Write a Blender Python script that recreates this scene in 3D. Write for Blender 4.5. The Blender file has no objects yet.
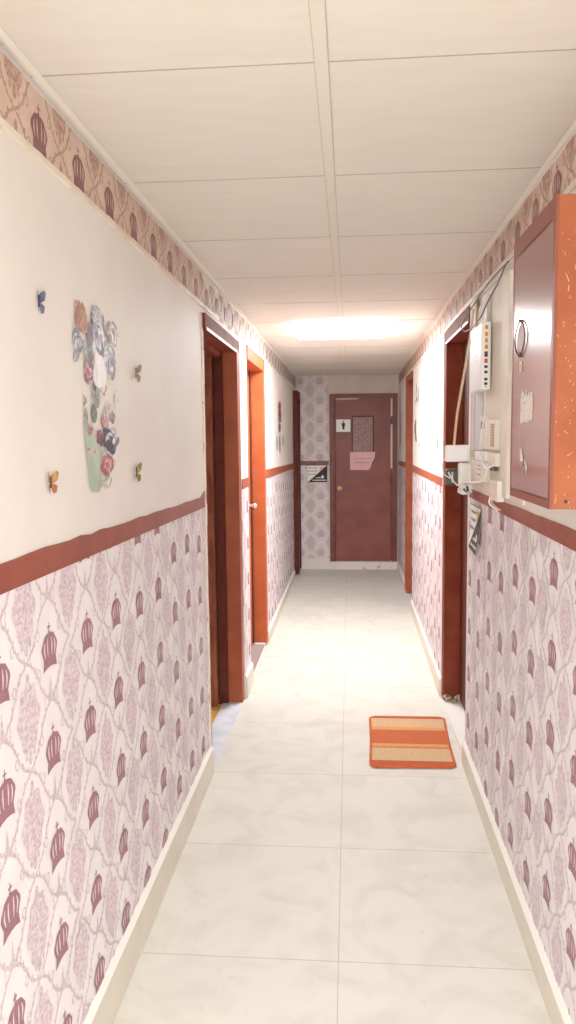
import bpy, bmesh, math, random
from mathutils import Vector, Matrix
random.seed(7)
sc = bpy.context.scene
COL = sc.collection
PI = math.pi

# ------------------------------------------------------------------ helpers
def lin(c):
    return tuple(((v/255.)/12.92 if v/255. <= .04045 else (((v/255.)+.055)/1.055)**2.4) for v in c)

MATS = {}
def mat(name, rgb, rough=.6, spec=.3, noise=0, nscale=20, rgb2=None, bump=0, bscale=200, metal=0, emit=0, aniso=0, detail=4, ramp=(.4, .6), coat=0, stretch=None):
    if name in MATS: return MATS[name]
    m = bpy.data.materials.new(name); m.use_nodes = True
    nt = m.node_tree; b = nt.nodes['Principled BSDF']
    c = lin(rgb) + (1,)
    b.inputs['Base Color'].default_value = c
    b.inputs['Roughness'].default_value = rough
    b.inputs['Specular IOR Level'].default_value = spec
    b.inputs['Metallic'].default_value = metal
    b.inputs['Anisotropic'].default_value = aniso
    b.inputs['Coat Weight'].default_value = coat
    geo = nt.nodes.new('ShaderNodeNewGeometry')
    vec = geo.outputs['Position']
    if stretch:
        mp = nt.nodes.new('ShaderNodeMapping'); mp.inputs['Scale'].default_value = stretch
        nt.links.new(vec, mp.inputs['Vector']); vec = mp.outputs['Vector']
    if rgb2 is not None:
        n = nt.nodes.new('ShaderNodeTexNoise'); n.inputs['Scale'].default_value = nscale
        n.inputs['Detail'].default_value = detail
        nt.links.new(vec, n.inputs['Vector'])
        r = nt.nodes.new('ShaderNodeValToRGB')
        r.color_ramp.elements[0].position = ramp[0]; r.color_ramp.elements[1].position = ramp[1]
        r.color_ramp.elements[0].color = c; r.color_ramp.elements[1].color = lin(rgb2) + (1,)
        nt.links.new(n.outputs['Fac'], r.inputs['Fac'])
        nt.links.new(r.outputs['Color'], b.inputs['Base Color'])
    if bump:
        n = nt.nodes.new('ShaderNodeTexNoise'); n.inputs['Scale'].default_value = bscale
        nt.links.new(vec, n.inputs['Vector'])
        bp = nt.nodes.new('ShaderNodeBump'); bp.inputs['Strength'].default_value = bump; bp.inputs['Distance'].default_value = .002
        nt.links.new(n.outputs['Fac'], bp.inputs['Height']); nt.links.new(bp.outputs['Normal'], b.inputs['Normal'])
    if emit:
        b.inputs['Emission Color'].default_value = c; b.inputs['Emission Strength'].default_value = emit
    MATS[name] = m
    return m

class MB:
    """collects shapes for ONE mesh object; several material slots allowed"""
    def __init__(s): s.bm = bmesh.new(); s.mats = []
    def mi(s, m):
        if m not in s.mats: s.mats.append(m)
        return s.mats.index(m)
    def poly(s, pts, m):
        try: f = s.bm.faces.new([s.bm.verts.new(p) for p in pts])
        except ValueError: return
        f.material_index = s.mi(m)
    def box(s, x0, x1, y0, y1, z0, z1, m, bev=0):
        r = bmesh.ops.create_cube(s.bm, size=1, matrix=Matrix.Translation(((x0+x1)/2, (y0+y1)/2, (z0+z1)/2)) @ Matrix.Diagonal((abs(x1-x0), abs(y1-y0), abs(z1-z0), 1)))
        vs = r['verts']; fs = {f for v in vs for f in v.link_faces}
        i = s.mi(m)
        for f in fs: f.material_index = i
        if bev:
            es = list({e for v in vs for e in v.link_edges})
            rb = bmesh.ops.bevel(s.bm, geom=es, offset=bev, segments=2, affect='EDGES', profile=.5)
            for f in rb['faces']: f.material_index = i
        return s
    def prism(s, base, d, m):
        """base: list of 3d points (closed loop), d: extrusion vector"""
        d = Vector(d); a = [s.bm.verts.new(p) for p in base]; b = [s.bm.verts.new(Vector(p)+d) for p in base]
        i = s.mi(m); n = len(a); fs = [s.bm.faces.new(a[::-1]), s.bm.faces.new(b)]
        for k in range(n): fs.append(s.bm.faces.new((a[k], a[(k+1) % n], b[(k+1) % n], b[k])))
        for f in fs: f.material_index = i
        return s
    def hexa(s, A, B, m):
        """A,B: two quads joined"""
        a = [s.bm.verts.new(p) for p in A]; b = [s.bm.verts.new(p) for p in B]; i = s.mi(m)
        fs = [s.bm.faces.new(a[::-1]), s.bm.faces.new(b)]
        for k in range(4): fs.append(s.bm.faces.new((a[k], a[(k+1) % 4], b[(k+1) % 4], b[k])))
        for f in fs: f.material_index = i
        return s
    def cyl(s, p, q, r, m, n=16, r2=None):
        p = Vector(p); q = Vector(q); d = q-p
        rot = d.to_track_quat('Z', 'Y').to_matrix().to_4x4()
        res = bmesh.ops.create_cone(s.bm, cap_ends=True, segments=n, radius1=r, radius2=r if r2 is None else r2, depth=d.length, matrix=Matrix.Translation((p+q)/2) @ rot)
        i = s.mi(m)
        for f in {f for v in res['verts'] for f in v.link_faces}: f.material_index = i
        return s
    def sph(s, c, r, m, sx=1, sy=1, sz=1):
        res = bmesh.ops.create_uvsphere(s.bm, u_segments=14, v_segments=8, radius=r, matrix=Matrix.Translation(c) @ Matrix.Diagonal((sx, sy, sz, 1)))
        i = s.mi(m)
        for f in {f for v in res['verts'] for f in v.link_faces}: f.material_index = i; f.smooth = True
        return s
    def tube(s, pts, r, m, n=8, res=6):
        P = [Vector(p) for p in pts]; C = []
        for k in range(len(P)-1):                       # catmull-rom
            p0 = P[max(k-1, 0)]; p1 = P[k]; p2 = P[k+1]; p3 = P[min(k+2, len(P)-1)]
            for j in range(res):
                t = j/res
                C.append(.5*((2*p1)+(p2-p0)*t+(2*p0-5*p1+4*p2-p3)*t*t+(3*p1-p0-3*p2+p3)*t**3))
        C.append(P[-1]); i = s.mi(m); rings = []
        up = Vector((.3, .2, 1)).normalized()
        for k, c in enumerate(C):
            d = (C[min(k+1, len(C)-1)]-C[max(k-1, 0)]).normalized()
            a = d.cross(up)
            if a.length < 1e-4: a = d.cross(Vector((1, 0, 0)))
            a.normalize(); b = d.cross(a)
            rings.append([s.bm.verts.new(c+r*(a*math.cos(2*PI*j/n)+b*math.sin(2*PI*j/n))) for j in range(n)])
        for A, B in zip(rings, rings[1:]):
            for j in range(n):
                f = s.bm.faces.new((A[j], A[(j+1) % n], B[(j+1) % n], B[j])); f.material_index = i; f.smooth = True
        for R_ in (rings[0][::-1], rings[-1]):
            f = s.bm.faces.new(R_); f.material_index = i
        return s
    def build(s, name, parent=None, label=None, cat=None, group=None, kind=None, recalc=True):
        if recalc: bmesh.ops.recalc_face_normals(s.bm, faces=s.bm.faces[:])
        me = bpy.data.meshes.new(name); s.bm.to_mesh(me); s.bm.free()
        for m in s.mats: me.materials.append(m)
        o = bpy.data.objects.new(name, me); COL.objects.link(o)
        if parent:
            o.parent = parent
            o.matrix_parent_inverse = Matrix.Translation(-parent.location)
        tag(o, label, cat, group, kind)
        return o

def tag(o, label=None, cat=None, group=None, kind=None):
    for k, v in (('label', label), ('category', cat), ('group', group), ('kind', kind)):
        if v: o[k] = v
    return o

def empty(name, loc, label=None, cat=None, group=None, kind=None):
    o = bpy.data.objects.new(name, None); COL.objects.link(o); o.location = loc; o.empty_display_size = .05
    return tag(o, label, cat, group, kind)

# ------------------------------------------------------------------ place dimensions (metres)
XL, XR = -.628, .527            # wall faces of the passage at the front
YB = 8.68                       # end wall
CAM = Vector((0, 0, 1.5))
H0, HK = 2.223, .0030           # ceiling height and its gentle fall towards the end wall
def ceil_z(y): return H0 - HK*y
def xl(y): return XL + .020*min(1, max(0, (y-3.3)/.8))
def xr(y): return XR if y < 4.2 else XR + (y-4.2)*.0050
YF = -2.4                       # passage continues behind the viewer
T = .13

# ------------------------------------------------------------------ materials
M_white  = mat('cream_wall_paint', (238, 231, 223), .6, .2, rgb2=(234, 225, 216), nscale=3, bump=.05, bscale=40)
M_paper  = mat('wallpaper_base', (244, 236, 236), .6, .2, rgb2=(239, 229, 230), nscale=14)
M_paperT = mat('wallpaper_border_base_warmlit', (222, 192, 172), .55, .25, rgb2=(214, 182, 162), nscale=18)  # same paper as below; warm light near the ceiling put into its tan
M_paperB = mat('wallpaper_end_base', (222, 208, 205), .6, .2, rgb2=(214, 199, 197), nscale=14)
M_crown  = mat('wallpaper_crown_ink', (136, 84, 95), .5, .25, rgb2=(150, 100, 110), nscale=160)
M_medal  = mat('wallpaper_medallion_ink', (190, 162, 174), .6, .2, rgb2=(236, 221, 225), nscale=140, ramp=(.36, .66), detail=6)
M_trell  = mat('wallpaper_trellis_ink', (194, 172, 177), .6, .2, rgb2=(222, 205, 206), nscale=160)
M_trellT = mat('wallpaper_trellis_border_warmlit', (168, 128, 112), .6, .2, rgb2=(190, 152, 134), nscale=90)  # border inks browned for the same warm light
M_medalT = mat('wallpaper_medallion_border_warmlit', (160, 112, 102), .6, .2, rgb2=(205, 168, 148), nscale=110, ramp=(.36, .66))
M_crownT = mat('wallpaper_crown_border_warmlit', (122, 72, 74), .5, .25)
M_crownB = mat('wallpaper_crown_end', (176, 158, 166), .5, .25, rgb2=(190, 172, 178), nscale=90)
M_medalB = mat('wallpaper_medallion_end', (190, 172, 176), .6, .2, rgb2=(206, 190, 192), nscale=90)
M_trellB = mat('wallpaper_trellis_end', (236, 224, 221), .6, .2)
M_rail   = mat('brown_rail_paint', (138, 58, 40), .5, .25, rgb2=(126, 48, 33), nscale=12, bump=.1, bscale=60)
M_railf  = mat('brown_rail_paint_orange', (160, 74, 46), .5, .2, rgb2=(148, 64, 38), nscale=12)
M_ceil   = mat('ceiling_tile', (232, 223, 212), .7, .15, rgb2=(229, 219, 207), nscale=7, bump=.03, bscale=18, stretch=(1, 4, 1))
M_tbar   = mat('ceiling_grid_paint', (230, 220, 206), .5, .2)
M_dark   = mat('dark_gap', (96, 82, 72), .8, .1)
M_black  = mat('black_plastic', (30, 28, 28), .4, .4)
M_mould  = mat('cream_moulding', (238, 224, 206), .5, .3, rgb2=(226, 205, 182), nscale=9)
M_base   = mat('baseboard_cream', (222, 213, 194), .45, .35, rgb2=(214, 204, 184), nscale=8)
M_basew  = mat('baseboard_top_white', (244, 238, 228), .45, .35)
M_brown  = mat('door_frame_brown', (122, 52, 36), .7, .06, rgb2=(108, 42, 28), nscale=7, bump=.1, bscale=60)
M_jamb   = mat('door_frame_rust', (150, 66, 36), .5, .2, rgb2=(138, 56, 30), nscale=7)
M_orange = mat('door_frame_orange', (180, 82, 40), .5, .2, rgb2=(168, 72, 34), nscale=7)
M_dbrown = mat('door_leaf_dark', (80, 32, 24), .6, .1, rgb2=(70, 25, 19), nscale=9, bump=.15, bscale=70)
M_leafw  = mat('door_leaf_wood', (152, 80, 58), .25, .5, rgb2=(126, 60, 42), nscale=22, bump=.3, bscale=40, stretch=(1, 1, .3))
M_chip   = mat('chipped_paint', (236, 220, 200), .7, .2, rgb2=(176, 120, 90), nscale=22, ramp=(.6, .70))

def floor_mat():
    m = bpy.data.materials.new('floor_tile'); m.use_nodes = True; nt = m.node_tree; N = nt.nodes; L = nt.links
    b = N['Principled BSDF']; b.inputs['Roughness'].default_value = .5; b.inputs['Specular IOR Level'].default_value = .22
    g = N.new('ShaderNodeNewGeometry'); sp = N.new('ShaderNodeSeparateXYZ'); L.new(g.outputs['Position'], sp.inputs[0])
    def math_(op, a, c=None):
        n = N.new('ShaderNodeMath'); n.operation = op
        for i, v in enumerate((a, c)):
            if v is None: continue
            if isinstance(v, (int, float)): n.inputs[i].default_value = v
            else: L.new(v, n.inputs[i])
        return n.outputs[0]
    def grid(sock, off, per, half):
        a = math_('FRACT', math_('DIVIDE', math_('SUBTRACT', sock, off), per))
        d = math_('ABSOLUTE', math_('SUBTRACT', a, .5))
        return math_('GREATER_THAN', d, .5-half/per)
    gx = grid(sp.outputs['X'], -.036, .612, .0013); gy = grid(sp.outputs['Y'], 2.066, .612, .0015)
    joint = math_('MAXIMUM', gx, gy)
    n1 = N.new('ShaderNodeTexNoise'); n1.inputs['Scale'].default_value = 5; n1.inputs['Detail'].default_value = 8; n1.inputs['Distortion'].default_value = 1.2
    L.new(g.outputs['Position'], n1.inputs['Vector'])
    r = N.new('ShaderNodeValToRGB'); e = r.color_ramp.elements
    e[0].position = .34; e[0].color = lin((206, 200, 185))+(1,); e[1].position = .56; e[1].color = lin((217, 212, 198))+(1,)
    L.new(n1.outputs['Fac'], r.inputs['Fac'])
    n2 = N.new('ShaderNodeTexNoise'); n2.inputs['Scale'].default_value = 34; n2.inputs['Detail'].default_value = 6
    L.new(g.outputs['Position'], n2.inputs['Vector'])
    r2 = N.new('ShaderNodeValToRGB'); r2.color_ramp.elements[0].position = .62; r2.color_ramp.elements[1].position = .74
    L.new(n2.outputs['Fac'], r2.inputs['Fac'])
    mx0 = N.new('ShaderNodeMix'); mx0.data_type = 'RGBA'
    sc_ = math_('MULTIPLY', r2.outputs['Color'], .22); L.new(sc_, mx0.inputs['Factor'])
    L.new(r.outputs['Color'], mx0.inputs['A']); mx0.inputs['B'].default_value = lin((170, 160, 138))+(1,)
    mx = N.new('ShaderNodeMix'); mx.data_type = 'RGBA'
    L.new(math_('MULTIPLY', joint, .75), mx.inputs['Factor']); L.new(mx0.outputs['Result'], mx.inputs['A']); mx.inputs['B'].default_value = lin((150, 140, 120))+(1,)
    L.new(mx.outputs['Result'], b.inputs['Base Color'])
    return m
M_floor = floor_mat()

# ------------------------------------------------------------------ floor and ceiling
fl = MB(); fl.box(-.716, .75, YF, YB+.2, -.05, 0, M_floor)
fl.build('floor', label='cream tiled passage floor', cat='floor', kind='structure')

# room floors behind the open doorway
MB().box(-2.3, -.717, 2.6, 5.6, -.05, -.002, mat('honey_wood_floor', (250, 190, 90), .4, .3, rgb2=(238, 172, 72), nscale=12, stretch=(1, .15, 1))).build('floor_room', label='honey coloured wooden floor inside the open room', cat='floor', kind='structure')

ROWS = [-1.66, -1.015, -.37, .275, .92, 1.565, 2.205, 2.845, 3.495, 4.14, 4.79, 5.44, 6.09, 6.74, 7.39, 8.04, YB+.1]
ROWS = [round(y*(.723-.003*y)/(.736-.005*y), 3) if y > 0 else y for y in ROWS]; LAMP_ROW = (ROWS[10], ROWS[11])
SEAM = -.052
XCL, XCR = -.80, .80
PAN0, PAN1 = -.361, .254        # luminous panel, across the seam
cb = MB()
def cpanel(x0, x1, y0, y1):
    g = .0022
    A = [(x0+g, y0+g, ceil_z(y0)), (x1-g, y0+g, ceil_z(y0)), (x1-g, y1-g, ceil_z(y1)), (x0+g, y1-g, ceil_z(y1))]
    cb.hexa(A, [(p[0], p[1], p[2]+.02) for p in A], M_ceil)
LAMP_ROWS = [LAMP_ROW]
for y0, y1 in zip([YF]+ROWS, ROWS):
    if (y0, y1) in LAMP_ROWS or (y0, y1) == (-1.66, -1.015):
        cpanel(XCL, PAN0-.01, y0, y1); cpanel(PAN1+.01, XCR, y0, y1)
    else:
        cpanel(XCL, SEAM-.004, y0, y1); cpanel(SEAM+.004, XCR, y0, y1)
ceilo = cb.build('ceiling', label='white panel ceiling with a thin grid', cat='ceiling', kind='structure')
# dark void above the gaps
v = MB(); A = [(XCL, YF, ceil_z(YF)+.021), (XCR, YF, ceil_z(YF)+.021), (XCR, YB+.2, ceil_z(YB)+.021), (XCL, YB+.2, ceil_z(YB)+.021)]
v.hexa(A, [(p[0], p[1], p[2]+.03) for p in A], M_dark); v.build('ceiling_backing', parent=ceilo)
# T bar along the passage
t = MB()
for y0, y1 in ((YF, -1.66), (-1.015, LAMP_ROW[0]), (LAMP_ROW[1], YB)):
    t.hexa([(SEAM-.0125, y0, ceil_z(y0)-.004), (SEAM+.0125, y0, ceil_z(y0)-.004), (SEAM+.0125, y0, ceil_z(y0)+.002), (SEAM-.0125, y0, ceil_z(y0)+.002)],
           [(SEAM-.0125, y1, ceil_z(y1)-.004), (SEAM+.0125, y1, ceil_z(y1)-.004), (SEAM+.0125, y1, ceil_z(y1)+.002), (SEAM-.0125, y1, ceil_z(y1)+.002)], M_tbar)
t.build('grid_bar', parent=ceilo)
M_seam2 = mat('ceiling_seam_soft', (200, 189, 174), .8, .1)
M_seam = mat('ceiling_seam', (176, 164, 150), .8, .1)
t = MB()
def seam(xa, xb, ya, yb, d, m=None):
    A = [(xa, ya, ceil_z(ya)-d), (xb, ya, ceil_z(ya)-d), (xb, ya, ceil_z(ya)+.004), (xa, ya, ceil_z(ya)+.004)]; B = [(xa, yb, ceil_z(yb)-d), (xb, yb, ceil_z(yb)-d), (xb, yb, ceil_z(yb)+.004), (xa, yb, ceil_z(yb)+.004)]
    t.hexa(A, B, m or M_seam)
for k, y0 in enumerate(ROWS[:-1]): seam(XCL, XCR, y0-.0022, y0+.0022, .0008)
for y0, y1 in ((YF, -1.66), (-1.015, LAMP_ROW[0]), (LAMP_ROW[1], YB)): seam(SEAM-.0148, SEAM-.0122, y0, y1, .0010, M_seam2); seam(SEAM+.0122, SEAM+.0148, y0, y1, .0010, M_seam2)
t.build('grid_seam', parent=ceilo, label='thin dark seams between the ceiling panels')

# luminous ceiling panel(s)
def lamp_panel(y0, y1, label, power, emit):
    ym = (y0+y1)/2; root = empty('ceiling_light', ((PAN0+PAN1)/2, ym, ceil_z(ym)), label, 'ceiling light', 'flat ceiling light panels')
    g = .004
    f = MB(); fm = mat('light_frame_white', (240, 236, 230), .5, .3)
    z0, z1 = ceil_z(y0), ceil_z(y1)
    def fr(xa, xb, ya, yb): f.hexa([(xa, ya, ceil_z(ya)-.004), (xb, ya, ceil_z(ya)-.004), (xb, ya, ceil_z(ya)+.01), (xa, ya, ceil_z(ya)+.01)], [(xa, yb, ceil_z(yb)-.004), (xb, yb, ceil_z(yb)-.004), (xb, yb, ceil_z(yb)+.01), (xa, yb, ceil_z(yb)+.01)], fm)
    fr(PAN0-.008, PAN0+.012, y0+g, y1-g); fr(PAN1-.012, PAN1+.008, y0+g, y1-g)
    fr(PAN0+.012, PAN1-.012, y0+g, y0+.018); fr(PAN0+.012, PAN1-.012, y1-.018, y1-g)
    f.build('frame', root)
    d = MB(); em = mat('diffuser_glow', (255, 252, 247), .5, .2, emit=emit); dp = .024
    A = [(PAN0+.011, y0+.017, ceil_z(y0)-dp), (PAN1-.011, y0+.017, ceil_z(y0)-dp), (PAN1-.011, y1-.017, ceil_z(y1)-dp), (PAN0+.011, y1-.017, ceil_z(y1)-dp)]
    d.hexa(A, [(p[0], p[1], p[2]+dp+.005) for p in A], em); d.build('diffuser', root, label='glowing white diffuser')
    la = bpy.data.lights.new('panel_lamp', 'AREA'); la.shape = 'RECTANGLE'; la.size = .58; la.size_y = .6; la.energy = power; la.color = (.88, .95, 1.03)
    lo = bpy.data.objects.new('panel_lamp', la); COL.objects.link(lo); lo.location = ((PAN0+PAN1)/2, ym, ceil_z(ym)-.036)
    lo.parent = root; lo.matrix_parent_inverse = Matrix.Translation(-root.location)
    return root
lamp_panel(*LAMP_ROW, 'glowing square ceiling panel midway along the passage', 16.5, 12)
lamp_panel(-1.66, -1.015, 'square ceiling light panel behind the viewpoint', 62, 9)
# unlit outlines beside the panel: neighbouring trim of the light row
t = MB()
for xa, xb in ((PAN1+.012, PAN1+.26),):
    for (a, b_, c, d_) in ((xa, xa+.006, 4.79, 5.41), (xb, xb+.006, 4.79, 5.41), (xa, xb, 4.79, 4.798), (xa, xb, 5.40, 5.408)):
        t.hexa([(a, c, ceil_z(c)-.003), (b_, c, ceil_z(c)-.003), (b_, c, ceil_z(c)+.002), (a, c, ceil_z(c)+.002)],
               [(a, d_, ceil_z(d_)-.003), (b_, d_, ceil_z(d_)-.003), (b_, d_, ceil_z(d_)+.002), (a, d_, ceil_z(d_)+.002)], M_tbar)
t.build('access_panel_trim', parent=ceilo)

# ------------------------------------------------------------------ walls
ZT = 2.30
def wall(name, side, segs, heads, label):
    """segs: full height pieces (y0,y1); heads: pieces above doorways (y0,y1,z)"""
    w = MB(); fx = xl if side < 0 else xr
    for (y0, y1, z0) in [(a, b, 0) for a, b in segs]+heads:
        a, b = fx(y0), fx(y1); d = T*side
        w.hexa([(a, y0, z0), (a+d, y0, z0), (a+d, y0, ZT), (a, y0, ZT)], [(b, y1, z0), (b+d, y1, z0), (b+d, y1, ZT), (b, y1, ZT)], M_white)
    return w.build(name, label=label, cat='wall', kind='structure')
D1, D2 = (3.285, 4.27), (4.55, 5.47)
R1, R2 = (3.46, 4.34), (6.62, 7.36)
wall_l = wall('wall_left', -1, [(YF, D1[0]), (D1[1], D2[0]), (D2[1], YB+.15)], [(D1[0], D1[1], 2.034), (D2[0], D2[1], 2.052)], 'passage wall with the flower vase sticker')
wall_r = wall('wall_right', 1, [(YF, R1[0]), (R1[1], R2[0]), (R2[1], YB+.15)], [(R1[0], R1[1], 2.065), (R2[0], R2[1], 2.06)], 'passage wall carrying the metal cabinet and router')
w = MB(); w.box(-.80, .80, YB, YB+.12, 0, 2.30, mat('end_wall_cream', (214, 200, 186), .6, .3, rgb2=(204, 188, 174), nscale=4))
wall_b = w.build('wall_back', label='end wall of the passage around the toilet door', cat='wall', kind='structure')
w = MB(); w.box(-.80, .80, YF-.12, YF, 0, 2.30, M_white)
w.build('wall_front', label='wall closing the passage behind the viewpoint', cat='wall', kind='structure')

# dim rooms behind the doorways (closed shells)
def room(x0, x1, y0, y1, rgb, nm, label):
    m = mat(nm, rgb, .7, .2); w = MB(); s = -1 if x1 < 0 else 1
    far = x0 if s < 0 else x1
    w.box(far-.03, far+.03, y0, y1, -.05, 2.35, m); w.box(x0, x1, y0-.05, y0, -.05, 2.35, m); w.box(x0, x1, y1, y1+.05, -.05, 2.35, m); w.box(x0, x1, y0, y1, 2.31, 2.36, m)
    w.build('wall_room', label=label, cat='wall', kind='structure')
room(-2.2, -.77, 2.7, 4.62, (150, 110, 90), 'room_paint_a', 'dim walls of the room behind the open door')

# ------------------------------------------------------------------ wallpaper: motifs drawn in the sheet (u along the wall, v = height)
def clip(poly, u0, u1, v0, v1):
    for ax, lim, sg in ((0, u0, 1), (0, u1, -1), (1, v0, 1), (1, v1, -1)):
        out = []
        for i in range(len(poly)):
            a, b = poly[i-1], poly[i]; da, db = sg*(a[ax]-lim), sg*(b[ax]-lim)
            if (da < 0) != (db < 0):
                t_ = da/(da-db); out.append((a[0]+t_*(b[0]-a[0]), a[1]+t_*(b[1]-a[1])))
            if db >= 0: out.append(b)
        poly = out
        if len(poly) < 3: return []
    return poly
def ell(cx, cy, rx, ry, n=12, a0=0, a1=2*PI): return [(cx+rx*math.cos(a0+(a1-a0)*i/n), cy+ry*math.sin(a0+(a1-a0)*i/n)) for i in range(n)]
def crown_polys():
    D, Lt = [], []
    # band, dipping at its ends
    D.append([(-.036, -.044), (-.017, -.039), (0, -.0375), (.017, -.039), (.036, -.044), (.031, -.0205), (0, -.0115), (-.031, -.0205)])
    # body silhouette
    body = [(-.031, -.021)]
    for a in range(11):
        th = PI - PI*a/10; body.append((.042*math.cos(th)*(1.0), .002+.026*math.sin(th)+(.006 if 2 < a < 8 else 0)))
    body.append((.031, -.021)); body += [(0, -.012)]
    D.append(body)
    D.append(ell(0, .035, .004, .004, 8)); D.append([(-.0016, .034), (.0016, .034), (.0016, .056), (-.0016, .056)]); D.append([(-.008, .044), (.008, .044), (.008, .048), (-.008, .048)])
    # pale slits between the ribs
    for s in (-1, 1):
        for c, wd in ((.0115, .0056), (.0265, .0062)):
            pts = []
            for k in range(7):
                t_ = k/6; v_ = -.016+.039*t_*(1 if c < .02 else .84); bow = math.sin(t_*PI*.62+.45)
                pts.append((s*(c*(.72+.36*bow)-.001), v_))
            L_ = [(p[0]-wd*.5*(1-.6*abs(i/3-1)), p[1]) for i, p in enumerate(pts)]; R_ = [(p[0]+wd*.5*(1-.6*abs(i/3-1)), p[1]) for i, p in enumerate(pts)]
            Lt.append(L_+R_[::-1])
    return D, Lt
CR_D, CR_L = crown_polys()
def medallion():
    pts = []
    for i in range(40):
        a = 2*PI*i/40; r = 1+.10*math.cos(8*a)+.03*math.cos(17*a)
        u_ = .050*math.sin(a)*r*(abs(math.sin(a))**.05 if math.sin(a) else 1); v_ = .076*math.cos(a)*r
        pts.append((u_*(1-.34*math.cos(a)**2), v_))
    return pts
MED = [medallion(), ell(0, -.079, .009, .014, 8), ell(0, .079, .008, .012, 8)]
for s in (-1, 1): MED.append(ell(s*.018, -.071, .006, .009, 7))
def ribbon(pts, w0, w1=None):
    out = []; w1 = w1 or w0
    for i in range(len(pts)-1):
        a, b = pts[i], pts[i+1]; dx, dy = b[0]-a[0], b[1]-a[1]; l = math.hypot(dx, dy) or 1; nx, ny = -dy/l, dx/l
        f0, f1 = w0+(w1-w0)*i/(len(pts)-1), w0+(w1-w0)*(i+1)/(len(pts)-1)
        out.append([(a[0]+nx*f0/2, a[1]+ny*f0/2), (b[0]+nx*f1/2, b[1]+ny*f1/2), (b[0]-nx*f1/2, b[1]-ny*f1/2), (a[0]-nx*f0/2, a[1]-ny*f0/2)])
    return out
PU, PV = .228, .2165
def trellis():
    P = []
    for s in (-1, 1):
        # from the point over the crown out to the side point, then mirrored below
        for vs in (1, -1):
            pts = []
            for k in range(11):
                t_ = k/10; u_ = s*PU/2*t_; v_ = vs*PV/2*(1-t_)
                off = .0065*math.sin(2*PI*t_)
                pts.append((u_+s*off*.7, v_+vs*off))
            P += ribbon(pts, .0075, .0055)
            for k in range(1, 10):
                q = pts[k]; P.append(ell(q[0]+(.004 if k % 2 else -.004), q[1]+.002, .0035, .0065, 6))
            # curl
            c = pts[5]; cur = [(c[0]+s*.001-s*.013*math.sin(q*.55)*(1-q*.07), c[1]-vs*.004-vs*.016*(1-math.cos(q*.55))*(1-q*.06)) for q in range(9)]
            P += ribbon(cur, .0050, .0030)
            c = pts[2]; cur = [(c[0]+s*.007*math.sin(q*.6), c[1]+vs*.007*(1-math.cos(q*.6))) for q in range(6)]
            P += ribbon(cur, .0045, .003)
            for k in (3, 7):
                q = pts[k]; P.append(ell(q[0], q[1], .0055, .0055, 6))
    for sgn in (1,):
        P.append(ell(0, PV/2+.012, .008, .014, 8)); P.append(ell(0, PV/2+.030, .005, .010, 7)); P.append(ell(-.011, PV/2+.004, .007, .006, 7)); P.append(ell(.011, PV/2+.004, .007, .006, 7))
        P.append(ell(0, PV/2+.044, .002, .006, 6))
    return P
TRE = trellis()
def wallpaper(name, parent, rects, to3d, n_out, zphase, u_ref, mats, label=None, strips=None):
    """rects: (u0,u1,v0,v1). to3d(u,v)->Vector on the wall, n_out(u) = unit normal out of the wall"""
    W = MB(); base, ink, med, tre = mats[:4]; slit = mats[4] if len(mats) > 4 else base
    def put(poly, r, lay, m):
        q = clip(poly, *r)
        if len(q) >= 3: W.poly([to3d(u, v)+n_out*lay for u, v in q], m)
    for r in rects:
        u0, u1, v0, v1 = r
        n = max(1, int((u1-u0)/.5))
        W.poly([to3d(u, v)+n_out*.0010 for u, v in ((u0, v0), (u1, v0), (u1, v1), (u0, v1))], base)
        i0 = int((u0-u_ref)/PU)-2; i1 = int((u1-u_ref)/PU)+2
        for i in range(i0, i1+1):
            u = u_ref+i*PU
            dz = strips[((i+1)//2) % 4] if strips else 0
            for k in range(-7, 8):
                v = zphase+dz+k*PV
                if u0-.12 < u < u1+.12 and v0-.12 < v < v1+.12:
                    for n_, P in enumerate(TRE): put([(u+a, v+b) for a, b in P], r, .0012+n_*6e-6, tre)
                    for n_, P in enumerate(MED): put([(u+PU/2+a, v-PV/2+b) for a, b in P], r, .0024+n_*3e-5, med)
                    for n_, P in enumerate(CR_D): put([(u+a, v+b) for a, b in P], r, .0024+n_*3e-5, ink)
                    for n_, P in enumerate(CR_L): put([(u+a, v+b) for a, b in P], r, .0028+n_*2e-5, slit)
                elif u0-.3 < u < u1+.12 and v0-.12 < v < v1+.3:
                    for n_, P in enumerate(MED): put([(u+PU/2+a, v-PV/2+b) for a, b in P], r, .0024+n_*3e-5, med)
    return W.build(name, parent, label=label, recalc=False)
MP = (M_paper, M_crown, M_medal, M_trell, mat('crown_slit', (236, 212, 216), .55, .25)); MT = (M_paperT, M_crownT, M_medalT, M_trellT); MBK = (M_paperB, M_crownB, M_medalB, M_trellB)
lo3 = lambda u, v: Vector((xl(u), u, v)); ro3 = lambda u, v: Vector((xr(u), u, v))
NL, NR = Vector((1, 0, 0)), Vector((-1, 0, 0))
wallpaper('wallpaper', wall_l, [(.3, D1[0]-.03, .05, 1.24), (D1[1], D2[0], .05, 1.2), (D2[1], 8.22, .05, 1.2)], lo3, NL, 1.068, 1.515, MP, strips=(0, -.026, -.052, .034))
wallpaper('wallpaper_border', wall_l, [(.3, 3.3, 2.07, 2.202), (3.3, YB, 2.058, 2.185)], lo3, NL, 2.122, 1.571, MT)
wallpaper('wallpaper', wall_r, [(.3, R1[0]-.04, .03, 1.25), (R1[1]+.01, R2[0], .03, 1.23), (R2[1], YB, .03, 1.22)], ro3, NR, 1.150, 1.997, MP, strips=(0, -.09, -.155, -.05))
wallpaper('wallpaper_border', wall_r, [(.3, 4.4, 2.09, 2.198), (4.4, YB, 2.08, 2.19)], ro3, NR, 2.13, 1.60, MT)
bo3 = lambda u, v: Vector((u, YB, v))
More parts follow.
